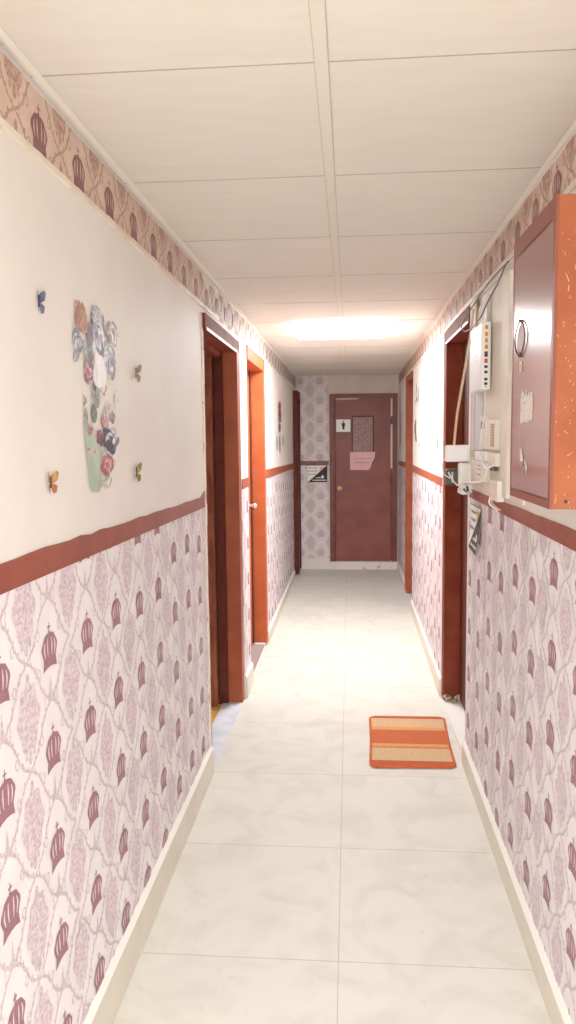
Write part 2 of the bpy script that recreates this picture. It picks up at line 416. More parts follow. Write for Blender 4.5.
wallpaper('wallpaper', wall_b, [(-.61, -.235, .12, 2.2)], bo3, Vector((0, -1, 0)), .842, -.332, MBK)

# ------------------------------------------------------------------ rails, mouldings, baseboards, coves
def strip(name, side, pieces, th, m, label, jag=0, off=0):
    """pieces: (y0,y1, zb0,zb1, zt0,zt1)"""
    fx = xl if side < 0 else xr; o = MB()
    for (y0, y1, b0, b1, t0, t1) in pieces:
        n = max(1, int((y1-y0)/.07)) if jag else 1
        prev = None; rows = []
        for k in range(n+1):
            f = k/n; y = y0+(y1-y0)*f; x = fx(y)-side*off; zb = b0+(b1-b0)*f; zt = t0+(t1-t0)*f+(random.uniform(-jag, jag) if jag else 0)
            xx = x-side*th
            rows.append([o.bm.verts.new(p) for p in ((x, y, zb), (xx, y, zb), (xx, y, zt), (x, y, zt))])
        i = o.mi(m)
        for A, B in zip(rows, rows[1:]):
            for j in range(4):
                f_ = o.bm.faces.new((A[j], A[(j+1) % 4], B[(j+1) % 4], B[j])); f_.material_index = i
        o.bm.faces.new(rows[0][::-1]).material_index = i; o.bm.faces.new(rows[-1]).material_index = i
    return o.build(name, label=label, cat='trim', kind='structure')
strip('trim_1', -1, [(.3, 3.16, 1.236, 1.207, 1.297, 1.255), (3.16, 3.262, 1.207, 1.206, 1.256, 1.275)], .004, M_rail, 'reddish brown painted band under the vase sticker', jag=.003)
strip('trim_2', -1, [(D1[1], D2[0], 1.213, 1.213, 1.270, 1.270), (D2[1], 8.2, 1.208, 1.172, 1.274, 1.229)], .004, M_railf, 'brown painted band beyond the first doorway')
strip('trim_3', 1, [(.3, R1[0]-.05, 1.226, 1.234, 1.284, 1.272)], .004, M_rail, 'reddish brown painted band under the metal cabinet', jag=.0012)
strip('trim_4', 1, [(R1[1]+.012, R2[0], 1.217, 1.204, 1.265, 1.262), (R2[1], YB, 1.20, 1.19, 1.255, 1.235)], .004, M_railf, 'orange brown painted band beyond the mat')
o = MB(); o.box(-.61, -.235, YB-.006, YB, 1.190, 1.240, mat('rail_end', (112, 46, 42), .4, .4, rgb2=(98, 36, 34), nscale=20)); o.build('trim_5', label='dark brown band on the end wall above the poster', cat='trim', kind='structure')
strip('trim_6', -1, [(.3, 3.3, 2.066, 2.060, 2.080, 2.074), (3.3, 8.4, 2.060, 2.050, 2.074, 2.064)], .008, M_mould, 'thin cream moulding below the wallpaper border over the sticker')
strip('trim_7', 1, [(.3, 4.2, 2.072, 2.07, 2.09, 2.086), (4.2, 8.6, 2.066, 2.066, 2.080, 2.080)], .008, M_mould, 'thin cream moulding below the wallpaper border over the cabinet')
def cove(name, side, label):
    fx = xl if side < 0 else xr; o = MB()
    for y0, y1 in ((YF, 4.3), (4.3, YB)):
        A, B = [], []
        for y, Q in ((y0, A), (y1, B)):
            x = fx(y); z = ceil_z(y)
            Q += [(x, y, z), (x, y, z-.009), (x-side*.004, y, z-.009), (x-side*.013, y, z-.002)]
            Q[:] = [Q[0], Q[1], Q[2], Q[3]]
        o.hexa(A, B, M_tbar)
    o.build(name, label=label, cat='trim', kind='structure')
cove('trim_8', -1, 'cream angle strip along the ceiling over the vase sticker'); cove('trim_9', 1, 'cream angle strip along the ceiling over the cabinet')
def baseboard(name, side, pieces, label):
    fx = xl if side < 0 else xr; o = MB()
    for y0, y1, h0, h1 in pieces:
        def sec(y, h):
            x = fx(y); s = -side
            return [(x, y, .001), (x+s*.016, y, .001), (x+s*.015, y, h-.018), (x, y, h)]
        A, B = sec(y0, h0), sec(y1, h1)
        a = [o.bm.verts.new(p) for p in A]; b = [o.bm.verts.new(p) for p in B]
        for j in range(4):
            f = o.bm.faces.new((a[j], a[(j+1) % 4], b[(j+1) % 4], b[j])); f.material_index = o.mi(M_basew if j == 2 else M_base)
        o.bm.faces.new(a[::-1]); o.bm.faces.new(b)
    o.build(name, label=label, cat='baseboard', kind='structure')
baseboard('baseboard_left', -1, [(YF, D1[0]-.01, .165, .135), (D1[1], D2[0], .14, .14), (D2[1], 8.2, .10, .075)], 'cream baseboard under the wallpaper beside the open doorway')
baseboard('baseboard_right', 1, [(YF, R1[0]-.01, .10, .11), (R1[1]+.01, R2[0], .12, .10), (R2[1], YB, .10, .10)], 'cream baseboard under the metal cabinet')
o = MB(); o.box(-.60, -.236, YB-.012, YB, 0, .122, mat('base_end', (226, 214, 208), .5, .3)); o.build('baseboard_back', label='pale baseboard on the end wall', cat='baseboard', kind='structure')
M_kerb = mat('kerb_stained_white', (226, 216, 204), .6, .3, rgb2=(150, 134, 118), nscale=16, ramp=(.56, .70))
o = MB(); o.box(-.236, .55, YB-.035, YB, 0, .088, M_kerb, .004); o.build('trim_10', label='stained white kerb under the toilet door', cat='door kerb', kind='structure')

# ------------------------------------------------------------------ doors
def leaf_handle(parent, c, ax, m):
    h = MB(); c = Vector(c); ax = Vector(ax)
    h.cyl(c, c+ax*.006, .022, m); h.cyl(c+ax*.006, c+ax*.03, .009, m); h.sph(c+ax*.042, .02, m)
    h.build('door_knob', parent, label='small silver round knob')
M_silver = mat('silver_metal', (210, 206, 200), .25, .5, metal=1)
M_gold = mat('brass_metal', (214, 176, 110), .3, .5, metal=1)
# door_1 : open doorway beside the vase sticker
d1 = empty('door_1', (XL, 3.85, 0), 'dark brown doorway standing open beside the vase sticker', 'door', kind='structure')
XF = XL+.018
f = MB()
f.box(-.690, XF, 4.185, D1[1], .0, 1.972, M_jamb, .003)
f.box(-.735, XF, D1[0]-.01, D1[1], 1.972, 2.036, M_brown, .003)
f.box(-.735, XL+.002, D1[0], D1[0]+.03, 0, 1.972, M_brown)
f.box(-.735, -.70, 3.31, 4.185, 1.945, 1.972, M_brown)
f.build('door_frame', d1)
f = MB(); f.box(XF-.001, XF+.0015, 3.30, 4.19, 1.966, 1.977, M_basew); f.build('frame_edge', d1, label='thin white line under the lintel')
f = MB()
z = 0
while z < 2.03:
    h_ = random.uniform(.04, .10); f.box(XL-.002, XL+.004+random.uniform(0, .002), 3.258, 3.288+random.uniform(-.003, .003), z, min(z+h_, 2.035), M_chip); z += h_
f.build('frame_edge', d1, label='cream edge with chipped paint')
f = MB(); f.box(-1.55, -.742, 4.10, 4.14, .012, 1.955, M_leafw); f.build('door_leaf', d1, label='glossy brown wooden leaf swung into the room')
f = MB(); f.box(-.742, -.690, 4.165, 4.24, .0, 1.96, M_dbrown); f.build('shadow_gap_stop', d1)  # stop made dark; the shadowed gap beside the leaf is in its colour
# marble threshold
M_marb = mat('threshold_marble', (226, 226, 234), .3, .4, rgb2=(206, 208, 220), nscale=9, ramp=(.45, .62))
f = MB(); f.hexa([(-.722, 3.29, .0005), (XL+.002, 3.29, .0005), (XL+.002, 3.29, .006), (-.722, 3.29, .006)], [(-.722, 3.588, .0005), (XL+.009, 3.588, .0005), (XL+.009, 3.588, .006), (-.722, 3.588, .006)], M_marb); f.hexa([(-.722, 3.594, .0005), (XL+.009, 3.594, .0005), (XL+.009, 3.594, .006), (-.722, 3.594, .006)], [(-.722, 4.184, .0005), (XL+.016, 4.184, .0005), (XL+.016, 4.184, .006), (-.722, 4.184, .006)], M_marb)
f.build('trim_11', label='bluish white marble threshold in the open doorway', cat='threshold', kind='structure')
# door_2 : orange
d2 = empty('door_2', (xl(5.3), 5.3, 0), 'orange framed closed door second along the passage', 'door', kind='structure')
f = MB(); xx = xl(5.3)+.008
f.box(-.692, xx, 5.395, D2[1], .02, 2.0, M_orange, .003); f.box(-.71, xx, D2[0]+.005, D2[1], 1.968, 2.052, M_orange, .003); f.box(-.71, xx-.012, D2[0]+.005, D2[0]+.04, .02, 1.968, M_orange, .002)
f.build('door_frame', d2)
f = MB(); f.box(-.722, -.702, D2[0]+.04, 5.40, .03, 1.968, M_orange); f.build('door_leaf', d2, label='orange brown leaf')
f = MB(); f.box(-.702, -.694, 5.36, 5.40, .03, 1.968, M_dbrown); f.build('door_gap', d2, label='dark shadow line beside the frame')
lf = MB(); c = Vector((-.702, 5.30, 1.03)); lf.cyl(c, c+Vector((.03, 0, 0)), .010, M_silver); lf.sph(c+Vector((.036, 0, 0)), .020, M_silver); lf.cyl(c, c+Vector((.005, 0, 0)), .026, M_silver); lf.build('door_knob', d2, label='silver knob')
f = MB(); f.box(-.735, xl(5.3)-.012, D2[0]+.01, D2[1]-.01, .0, .012, mat('sill_dark_grey', (140, 122, 118), .7, .2)); f.build('door_sill', d2)  # dark grey tiled floor under the door
f = MB(); f.box(-.690, -.615, 5.39, 5.42, .002, .022, M_basew, .004); f.build('white_filler', d2, label='white filler under the frame')
# door_3 : dark frame by the end wall
d3 = empty('door_3', (xl(8.4), 8.45, 0), 'dark brown door frame beside the end wall poster', 'door', kind='structure')
f = MB(); x0 = xl(8.4); f.box(x0-.01, -.553, 8.24, 8.34, .02, 2.005, M_dbrown, .003); f.box(x0-.01, -.553, 8.57, 8.672, .02, 2.005, M_dbrown, .003); f.box(x0-.01, -.553, 8.34, 8.57, 1.93, 2.005, M_dbrown, .003)
f.build('door_frame', d3)
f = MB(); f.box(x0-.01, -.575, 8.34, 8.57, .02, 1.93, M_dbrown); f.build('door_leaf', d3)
# door_4 : doorway behind the router
d4 = empty('door_4', (xr(3.9), 3.9, 0), 'dark reddish brown doorway beside the floor mat', 'door', kind='structure')
f = MB()
f.box(XR-.004, .635, 4.252, 4.34, .018, 2.0, M_brown, .003); f.box(XR-.006, .635, R1[0], 4.34, 2.0, 2.066, M_brown, .003); f.box(XR+.004, .635, R1[0], R1[0]+.03, 0, 2.0, M_brown)
f.build('door_frame', d4)
f = MB(); f.box(XR-.0065, XR+.002, 4.336, 4.352, .035, 2.05, M_mould); f.build('frame_edge', d4, label='cream edge of the frame')
f = MB(); f.box(XR-.0085, XR-.006, R1[0]+.02, 4.255, 1.996, 2.006, M_basew); f.build('frame_edge', d4, label='thin white line under the lintel')
f = MB(); f.box(.612, .64, R1[0]+.03, 4.252, .03, 2.0, M_dbrown); f.build('door_leaf', d4, label='very dark leaf standing in for the unlit room behind')  # dark leaf added where only the dark interior shows
f = MB()
for k in range(12): f.sph((random.uniform(.53, .61), 4.243+random.uniform(-.008, .004), .02+random.uniform(0, .022)), random.uniform(.008, .014), mat('crumbling_mortar', (206, 188, 164), .8, .2, rgb2=(110, 84, 62), nscale=70))
f.build('mortar_lumps', d4, label='crumbling pale mortar under the frame')
f = MB(); f.box(XR-.003, .635, R1[0]+.005, 4.25, .0, .014, mat('sill_white', (234, 228, 218), .5, .3)); f.build('door_sill', d4, label='white sill')
# door_5 : far doorway before the end wall
d5 = empty('door_5', (xr(7), 6.99, 0), 'rusty brown doorway nearest the toilet door', 'door', kind='structure')
f = MB(); x0 = xr(7)
f.box(x0-.012, .66, 7.285, 7.36, .02, 2.02, M_jamb, .003); f.box(x0-.012, .66, R2[0], 7.36, 2.0, 2.06, M_jamb, .003); f.box(x0+.004, .66, R2[0], R2[0]+.03, 0, 2.0, M_jamb)
f.build('door_frame', d5)
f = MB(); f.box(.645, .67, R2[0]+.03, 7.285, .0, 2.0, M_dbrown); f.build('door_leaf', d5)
# door_6 : toilet door
M_td = mat('toilet_door_paint', (122, 56, 44), .45, .3, rgb2=(110, 47, 37), nscale=5, bump=.15, bscale=30)
M_tf = mat('toilet_door_frame', (108, 42, 34), .45, .3, rgb2=(92, 32, 27), nscale=9)
d6 = empty('door_6', (.15, YB, .088), 'reddish brown toilet door in the end wall', 'door', kind='structure')
f = MB()
f.box(-.225, -.165, YB-.035, YB, .09, 1.985, M_tf, .004); f.box(-.168, -.158, YB-.016, YB, .09, 1.94, M_dbrown); f.box(.478, .535, YB-.035, YB, .09, 1.985, M_tf, .004); f.box(-.165, .478, YB-.035, YB, 1.938, 1.985, M_tf, .004)
f.build('door_frame', d6)
lf = MB(); lf.box(-.160, .458, YB-.022, YB-.004, .095, 1.934, M_td, .002)
leaf = lf.build('door_leaf', d6, label='brown painted leaf')
f = MB(); f.box(.460, .477, YB-.020, YB-.006, 1.15, 1.925, mat('gap_cream', (226, 206, 190), .6, .2)); f.box(.459, .478, YB-.021, YB-.006, .10, 1.15, M_tf); f.build('hinge_strip', d6, label='cream strip along the hinge side')
f = MB(); f.box(-.155, .10, YB-.0235, YB-.021, 1.925, 1.934, M_chip); f.build('worn_edge', d6, label='worn pale top edge')
for zz in (1.64, .98):
    f = MB(); f.box(.457, .479, YB-.030, YB-.018, zz, zz+.09, M_black, .002); f.build('hinge', d6, label='dark steel hinge')
M_glass = mat('textured_red_pane', (108, 54, 48), .35, .4, rgb2=(136, 82, 74), nscale=60, ramp=(.46, .62), bump=.6, bscale=120)
f = MB(); f.box(.036, .262, YB-.0235, YB-.020, 1.215, 1.728, M_glass); f.build('window_pane', d6, label='textured reddish window pane')
f = MB(); mf = M_dbrown
f.box(.026, .038, YB-.027, YB-.020, 1.205, 1.74, mf); f.box(.258, .272, YB-.027, YB-.020, 1.205, 1.74, mf); f.box(.038, .258, YB-.027, YB-.020, 1.725, 1.74, mf); f.box(.038, .258, YB-.027, YB-.020, 1.205, 1.215, mf)
f.build('window_bead', d6)
h = MB(); c = Vector((-.112, YB-.022, .925)); h.cyl(c, c+Vector((0, -.006, 0)), .024, M_gold); h.cyl(c, c+Vector((0, -.03, 0)), .009, M_gold); h.sph(c+Vector((0, -.042, 0)), .021, M_gold); h.build('door_knob', d6, label='small brass knob')
h = MB(); h.box(-.155, .455, YB-.0228, YB-.0215, .655, .660, M_tf); h.build('weld_line', d6)

# ------------------------------------------------------------------ signs and papers
M_signw = mat('sign_white', (246, 244, 236), .45, .3); M_ink = mat('print_black', (34, 30, 30), .6, .2); M_pink = mat('pink_paper', (232, 176, 176), .6, .2, rgb2=(226, 166, 168), nscale=8)
s = empty('toilet_sign', (-.07, YB-.022, 1.63), 'white square sign with a black standing man pictogram on the toilet door', 'sign')
YS = YB-.0225
f = MB(); f.box(-.150, .010, YS-.004, YS, 1.563, 1.700, M_signw, .001); f.build('sign_plate', s)
f = MB(); y = YS-.0045; cx = -.069
def flat(pts, m, F, yy): F.poly([(a, yy, b) for a, b in pts], m)
flat(ell(cx, 1.676, .0095, .0095, 12), M_ink, f, y)
flat([(cx-.013, 1.664), (cx+.013, 1.664), (cx+.019, 1.657), (cx+.019, 1.625), (cx+.0125, 1.625), (cx+.0125, 1.590), (cx-.0125, 1.590), (cx-.0125, 1.625), (cx-.019, 1.625), (cx-.019, 1.657)], M_ink, f, y)
f.build('man_pictogram', s, label='black man pictogram')
n = empty('paper_notice', (.14, YB-.022, 1.23), 'pink paper notice with two printed lines and a torn corner', 'notice')
f = MB(); P = [(.003, 1.335), (.285, 1.335), (.283, 1.285), (.215, 1.135), (.200, 1.132), (.006, 1.137)]
f.prism([(a, YB-.0305, b) for a, b in P], (0, .0012, 0), M_pink); f.build('paper_sheet', n)
ti = mat('faded_violet_print', (110, 70, 92), .6, .2)
for (zz, xa, xb) in ((1.262, .055, .245), (1.216, .062, .225)):
    x = xa; f = MB()
    while x < xb:                                       # illegible lettering: short uneven strokes
        wv = random.uniform(.005, .011); hh = random.uniform(.008, .016)
        flat([(x, zz-hh/2), (x+wv*.5, zz-hh/2), (x+wv*.5, zz+hh/2), (x, zz+hh/2)], ti, f, YB-.0309)
        flat([(x, zz-.002), (x+wv, zz-.002), (x+wv, zz+.002), (x, zz+.002)], ti, f, YB-.0309); x += wv+random.uniform(.002, .006)
    f.build('printed_line', n, label='faded violet printed line')
f = MB(); flat([(.283, 1.285), (.215, 1.135), (.226, 1.150), (.262, 1.245)], M_signw, f, YB-.0311); f.build('torn_corner', n, label='white torn corner')

def poster(name, org, U, N, W_, H_, label, curl=0, tan=(214, 178, 120)):
    """black triangle poster; U = unit vector along its width, N = out of wall"""
    U = Vector(U); N = Vector(N); org = Vector(org)
    root = empty(name, org, label, 'poster', None)
    def P(a, b, lay=0):                                # a,b in 0..1, b up; lower edge may curl away from the wall
        return org + U*(a*W_) + Vector((0, 0, 1))*(b*H_) + N*(.0025+lay+curl*(1-b)**2*(.4+.6*a))
    def sheet(F, q, m, lay):
        F.poly([P(a, b, lay) for a, b in q], m)
    pw = mat('poster_white', (248, 244, 238), .6, .2); py = mat('poster_yellow', (218, 186, 130), .6, .2)
    f = MB(); NN = 8
    for k in range(NN):
        sheet(f, [(0, k/NN), (1, k/NN), (1, (k+1)/NN), (0, (k+1)/NN)], pw, 0)
    f.build('poster_sheet', root, recalc=False)
    f = MB()
    for k in range(NN):                                 # black triangle, bottom right half
        b0, b1 = k/NN, (k+1)/NN; e0, e1 = .03+.95*b0, .03+.95*b1
        sheet(f, [(e0, b0+.0), (.985, b0), (.985, b1), (e1, b1)] if b1 < .99 else [(e0, b0), (.985, b0), (.985, b1)], M_ink, .0006)
    f.build('black_triangle', root, recalc=False, label='black printed triangle')
    f = MB(); sheet(f, [(.62, .64), (.62, .90), (.90, .90)], py, .0008); f.build('yellow_corner', root, recalc=False, label='yellow printed patch')
    f = MB()
    for (b, a0, a1) in ((.84, .06, .52), (.66, .06, .52), (.48, .06, .44)):
        a = a0
        while a < a1:
            wv = random.uniform(.025, .05); hh = random.uniform(.05, .10)
            sheet(f, [(a, b-hh/2), (a+wv*.55, b-hh/2), (a+wv*.55, b+hh/2), (a, b+hh/2)], M_ink, .0008); sheet(f, [(a, b-.015), (a+wv, b-.015), (a+wv, b+.015), (a, b+.015)], M_ink, .0008); a += wv+.018
    sheet(f, [(0, 0), (1, 0), (1, .02), (0, .02)], M_ink, .0008); sheet(f, [(0, .98), (1, .98), (1, 1), (0, 1)], M_ink, .0008); sheet(f, [(0, 0), (.014, 0), (.014, 1), (0, 1)], M_ink, .0008); sheet(f, [(.985, 0), (1, 0), (1, 1), (.985, 1)], M_ink, .0008)
    f.build('black_lettering', root, recalc=False, label='three short lines of black lettering')
    f = MB()
    for (b, a0, a1) in ((.12, .28, .94), (.27, .44, .66)):
        a = a0
        while a < a1:
            wv = random.uniform(.02, .05); hh = random.uniform(.04, .07); sheet(f, [(a, b-hh/2), (a+wv, b-hh/2), (a+wv, b+hh/2), (a, b+hh/2)], pw, .0010); a += wv+.02
    sheet(f, [(.72, .24), (.82, .24), (.83, .36), (.77, .42), (.71, .36)], pw, .0010)
    f.build('white_lettering', root, recalc=False, label='white lettering and blob on the black triangle')
    return root
poster('wall_poster', (-.485, YB-.001, .996), (1, 0, 0), (0, -1, 0), .232, .194, 'small black and cream triangle poster on the end wall')
poster('wall_poster', (XR-.002, 3.345, 1.024), (0, -1, 0), (-1, 0, 0), .27, .188, 'slightly curling black and white triangle poster on the wall below the plugs', curl=.022)

# ------------------------------------------------------------------ floor mat
mt = empty('floor_mat', (.29, 3.68, 0), 'orange and tan striped mat lying on the tiles', 'mat')
def mat_tex():
    m = bpy.data.materials.new('striped_weave'); m.use_nodes = True; nt = m.node_tree; N = nt.nodes; L = nt.links; b = N['Principled BSDF']; b.inputs['Roughness'].default_value = .95; b.inputs['Specular IOR Level'].default_value = .1
    g = N.new('ShaderNodeTexCoord'); sp = N.new('ShaderNodeSeparateXYZ'); L.new(g.outputs['Object'], sp.inputs[0])
    mr = N.new('ShaderNodeMapRange'); mr.inputs['From Min'].default_value = 3.375; mr.inputs['From Max'].default_value = 3.99; L.new(sp.outputs['Y'], mr.inputs['Value'])
    r = N.new('ShaderNodeValToRGB'); r.color_ramp.interpolation = 'CONSTANT'
    O, Tn, Pl, Or2 = (186, 82, 48), (212, 170, 124), (222, 146, 88), (196, 100, 66)
    stops = [(0, O), (.10, Tn), (.335, Or2), (.36, Pl), (.42, (196, 92, 54)), (.71, Pl), (.775, Tn), (.965, O)]
    e = r.color_ramp.elements
    while len(e) < len(stops): e.new(.5)
    for q, (p_, c_) in zip(e, stops): q.position = p_; q.color = lin(c_)+(1,)
    L.new(mr.outputs['Result'], r.inputs['Fac'])
    n = N.new('ShaderNodeTexNoise'); n.inputs['Scale'].default_value = 120; n.inputs['Detail'].default_value = 5; L.new(g.outputs['Object'], n.inputs['Vector'])
    mx = N.new('ShaderNodeMix'); mx.data_type = 'RGBA'; mx.blend_type = 'MULTIPLY'
    rr = N.new('ShaderNodeValToRGB'); rr.color_ramp.elements[0].position = .35; rr.color_ramp.elements[0].color = (.72, .66, .6, 1); rr.color_ramp.elements[1].position = .6; rr.color_ramp.elements[1].color = (1, 1, 1, 1); L.new(n.outputs['Fac'], rr.inputs['Fac'])
    mx.inputs['Factor'].default_value = .8; L.new(r.outputs['Color'], mx.inputs['A']); L.new(rr.outputs['Color'], mx.inputs['B']); L.new(mx.outputs['Result'], b.inputs['Base Color'])
    bp = N.new('ShaderNodeBump'); bp.inputs['Distance'].default_value = .004; L.new(n.outputs['Fac'], bp.inputs['Height']); L.new(bp.outputs['Normal'], b.inputs['Normal'])
    return m
def mat_outline(ins):
    c = [(.088, 3.365), (.478, 3.378), (.500, 4.002), (.102, 3.996)]   # slightly askew
    cx_, cy_ = sum(p[0] for p in c)/4, sum(p[1] for p in c)/4
    pts = []
    for i in range(4):
        p, a, b = Vector(c[i]), Vector(c[i-1]), Vector(c[(i+1) % 4]); r = .04
        da, db = (a-p).normalized(), (b-p).normalized()
        for k in range(6):
            t_ = k/5; pts.append((p+da*r)*(1-t_)**2+p*2*t_*(1-t_)+(p+db*r)*t_*t_)
        mid = p+(b-p)*.5; pts.append(mid+Vector((random.uniform(-.003, .003), random.uniform(-.004, .004))))
    ctr = Vector((cx_, cy_))
    return [q+(ctr-q).normalized()*ins for q in pts]
f = MB(); f.prism([(q.x, q.y, .0012) for q in mat_outline(.008)], (0, 0, .008), mat_tex()); f.build('woven_panel', mt, label='woven panel of orange and tan bands')
f = MB(); ol = mat_outline(.006); ol3 = [(q.x, q.y, .0075) for q in ol]; f.tube(ol3+ol3[:1], .0068, mat('mat_binding', (204, 90, 46), .9, .1, rgb2=(188, 76, 38), nscale=60), res=2); f.build('edge_binding', mt, label='orange stitched edge')

# ------------------------------------------------------------------ metal cabinet
M_cabside = mat('cabinet_orange', (154, 76, 42), .6, .2, rgb2=(142, 66, 34), nscale=6, bump=.15, bscale=26)
M_cabdoor = mat('cabinet_mauve', (126, 76, 70), .22, .35, rgb2=(118, 68, 62), nscale=5, coat=.12)
M_cabtrim = mat('cabinet_brown_trim', (120, 56, 42), .45, .25)
CX, CY0, CY1, CZ0, CZ1 = .400, 1.562, 1.945, 1.352, 1.963
cabn = empty('metal_cabinet', (XR, (CY0+CY1)/2, CZ0), 'orange sided metal wall cabinet with a shiny mauve door', 'cabinet')
f = MB(); f.box(CX+.004, XR-.001, CY0, CY1, CZ0, CZ1, M_cabside, .002); f.build('cabinet_case', cabn, label='scuffed orange steel case')
f = MB(); f.box(CX-.001, CX+.004, CY0, CY1, CZ1-.040, CZ1, M_cabtrim); f.box(CX-.001, CX+.004, CY0, CY0+.016, CZ0, CZ1-.040, M_cabtrim); f.box(CX-.001, CX+.004, CY1-.010, CY1, CZ0, CZ1-.040, M_cabtrim); f.box(CX-.001, CX+.004, CY0+.016, CY1-.010, CZ0, CZ0+.018, M_cabtrim)
f.build('front_frame', cabn)
f = MB(); f.box(CX, CX+.004, CY0+.018, CY1-.012, CZ0+.020, CZ1-.043, M_cabdoor); dr = f.build('cabinet_door', cabn, label='shiny mauve door panel')
f = MB(); cy_, cz_ = 1.852, 1.726; xx = CX-.003; pts = []
M_ring = mat('ring_copper', (92, 44, 34), .9, .02)
for a in range(24):
    th = 2*PI*a/24; s_ = math.sin(th); c_ = math.cos(th)
    pts.append((xx, cy_+.052*c_*abs(c_)**.35, cz_+.040*s_))
f.tube(pts+pts[:1], .0020, M_ring, res=2); f.sph((xx, cy_, cz_+.040), .004, M_ring); f.sph((xx, cy_, cz_-.040), .004, M_ring); f.build('ring_pull', dr, label='copper ring shaped pull')
f = MB(); f.poly([(CX-.0012, p[1]*1.0, p[2]) for p in [(0, cy_+.042*math.cos(2*PI*k/20)*abs(math.cos(2*PI*k/20))**.3, cz_+.032*math.sin(2*PI*k/20)) for k in range(20)]], mat('ring_plate', (200, 178, 176), .6, .2)); f.build('ring_plate', dr, label='pale plate inside the ring', recalc=False)
f = MB(); f.box(CX-.002, CX, 1.838, 1.856, 1.648, 1.672, M_gold, .001); f.box(CX-.0026, CX-.002, 1.845, 1.849, 1.653, 1.667, M_black); f.build('key_escutcheon', dr, label='brass keyhole plate')
M_stk = mat('torn_sticker', (226, 214, 200), .7, .2, rgb2=(176, 150, 138), nscale=70, ramp=(.55, .66), stretch=(1, 1, 2))
def torn(name, quads, lab):
    f = MB()
    for q in quads: f.poly([(CX-.0008, a, b) for a, b in q], M_stk)
    f.build(name, dr, label=lab, recalc=False)
def rag(y0, y1, z0, z1, n=9, amp=.010):
    top = [(y0+(y1-y0)*k/n, z1+random.uniform(-amp, amp)) for k in range(n+1)]; bot = [(y0+(y1-y0)*k/n, z0+random.uniform(-amp*.4, amp*.4)) for k in range(n+1)]
    return top+bot[::-1]
torn('torn_sticker', [rag(1.722, 1.842, 1.530, 1.596)], 'torn ruled paper sticker')
torn('torn_sticker', [[(1.842, 1.468), (1.822, 1.472), (1.806, 1.445), (1.800, 1.425), (1.770, 1.410), (1.765, 1.428), (1.790, 1.447), (1.812, 1.440), (1.836, 1.440)]], 'peeled white scrap of sticker')
# scuffs on the case
f = MB(); M_scuff = mat('scuff_pale', (232, 176, 140), .7, .2)
for k in range(190):
    zc = CZ0+random.random()**.9*.5*1.1; xc = random.uniform(CX+.008, XR-.01); L_ = random.uniform(.0008, .004) if random.random() < .88 else random.uniform(.008, .024); wv = random.uniform(.0003, .0008); a = random.gauss(0, .35)
    dx, dz = math.sin(a), math.cos(a)
    if zc+L_ > CZ1-.01: continue
    f.poly([(xc-wv*dz, CY0-.0006, zc+wv*dx), (xc+wv*dz, CY0-.0006, zc-wv*dx), (xc+dx*L_+wv*.4*dz, CY0-.0006, zc+dz*L_), (xc+dx*L_-wv*.4*dz, CY0-.0006, zc+dz*L_)], M_scuff)
tag(f.build('paint_scuffs', cabn, recalc=False, label='pale scratches on the orange side'), kind='stuff')
for a, b, r_ in ((.030, .016, .004), (.07, .09, .003)): f = MB(); f.cyl((CX+a, CY0-.002, CZ0+b), (CX+a, CY0, CZ0+b), r_, M_black); f.build('bolt_hole', cabn, label='small dark bolt hole')

# ------------------------------------------------------------------ electrical wall: backboard, router, boxes, cables
M_board = mat('backboard_cream', (236, 225, 210), .6, .25, rgb2=(230, 216, 198), nscale=8)
f = MB(); f.box(XR-.007, XR-.0005, 2.69, 3.37, 1.296, 2.015, M_board, .002); f.build('backboard', label='flat cream board fixed behind the router', cat='board')
f = MB(); f.box(XR-.014, XR-.0005, 2.56, 2.675, 1.292, 2.03, mat('batten_cream', (240, 230, 216), .6, .25, rgb2=(232, 219, 202), nscale=10), .003); f.build('wall_batten', label='wide cream vertical batten next to the cabinet', cat='batten')
f = MB(); f.box(XR-.012, XR-.0005, 2.33, 2.47, 1.29, 2.04, M_mould, .003); f.build('wall_batten', label='cream vertical batten touching the cabinet side', cat='batten')
M_lil = mat('trunking_lilac_white', (214, 208, 210), .5, .3)
f = MB(); f.box(.500, XR-.0075, 3.07, 3.195, 1.445, 1.672, M_lil, .002); f.box(.497, .500, 3.115, 3.15, 1.445, 1.672, mat('trunk_strip', (190, 184, 190), .5, .3)); f.build('cable_trunking', label='pale lilac cable trunking hanging below the router', cat='trunking')  # slightly darker raised strip down the trunking
f = MB(); f.box(.511, XR-.0075, 3.215, 3.31, 1.41, 2.07, mat('trunk_tan', (214, 186, 156), .55, .3, rgb2=(200, 168, 136), nscale=14), .002); f.build('cable_trunking', label='tall tan trunking along the doorway edge', cat='trunking')
f = MB(); f.box(.506, XR-.0075, 2.93, 2.98, 1.88, 2.02, mat('trunk_grey', (200, 192, 184), .5, .3), .002); f.build('cable_trunking', label='short grey trunking above the router', cat='trunking')
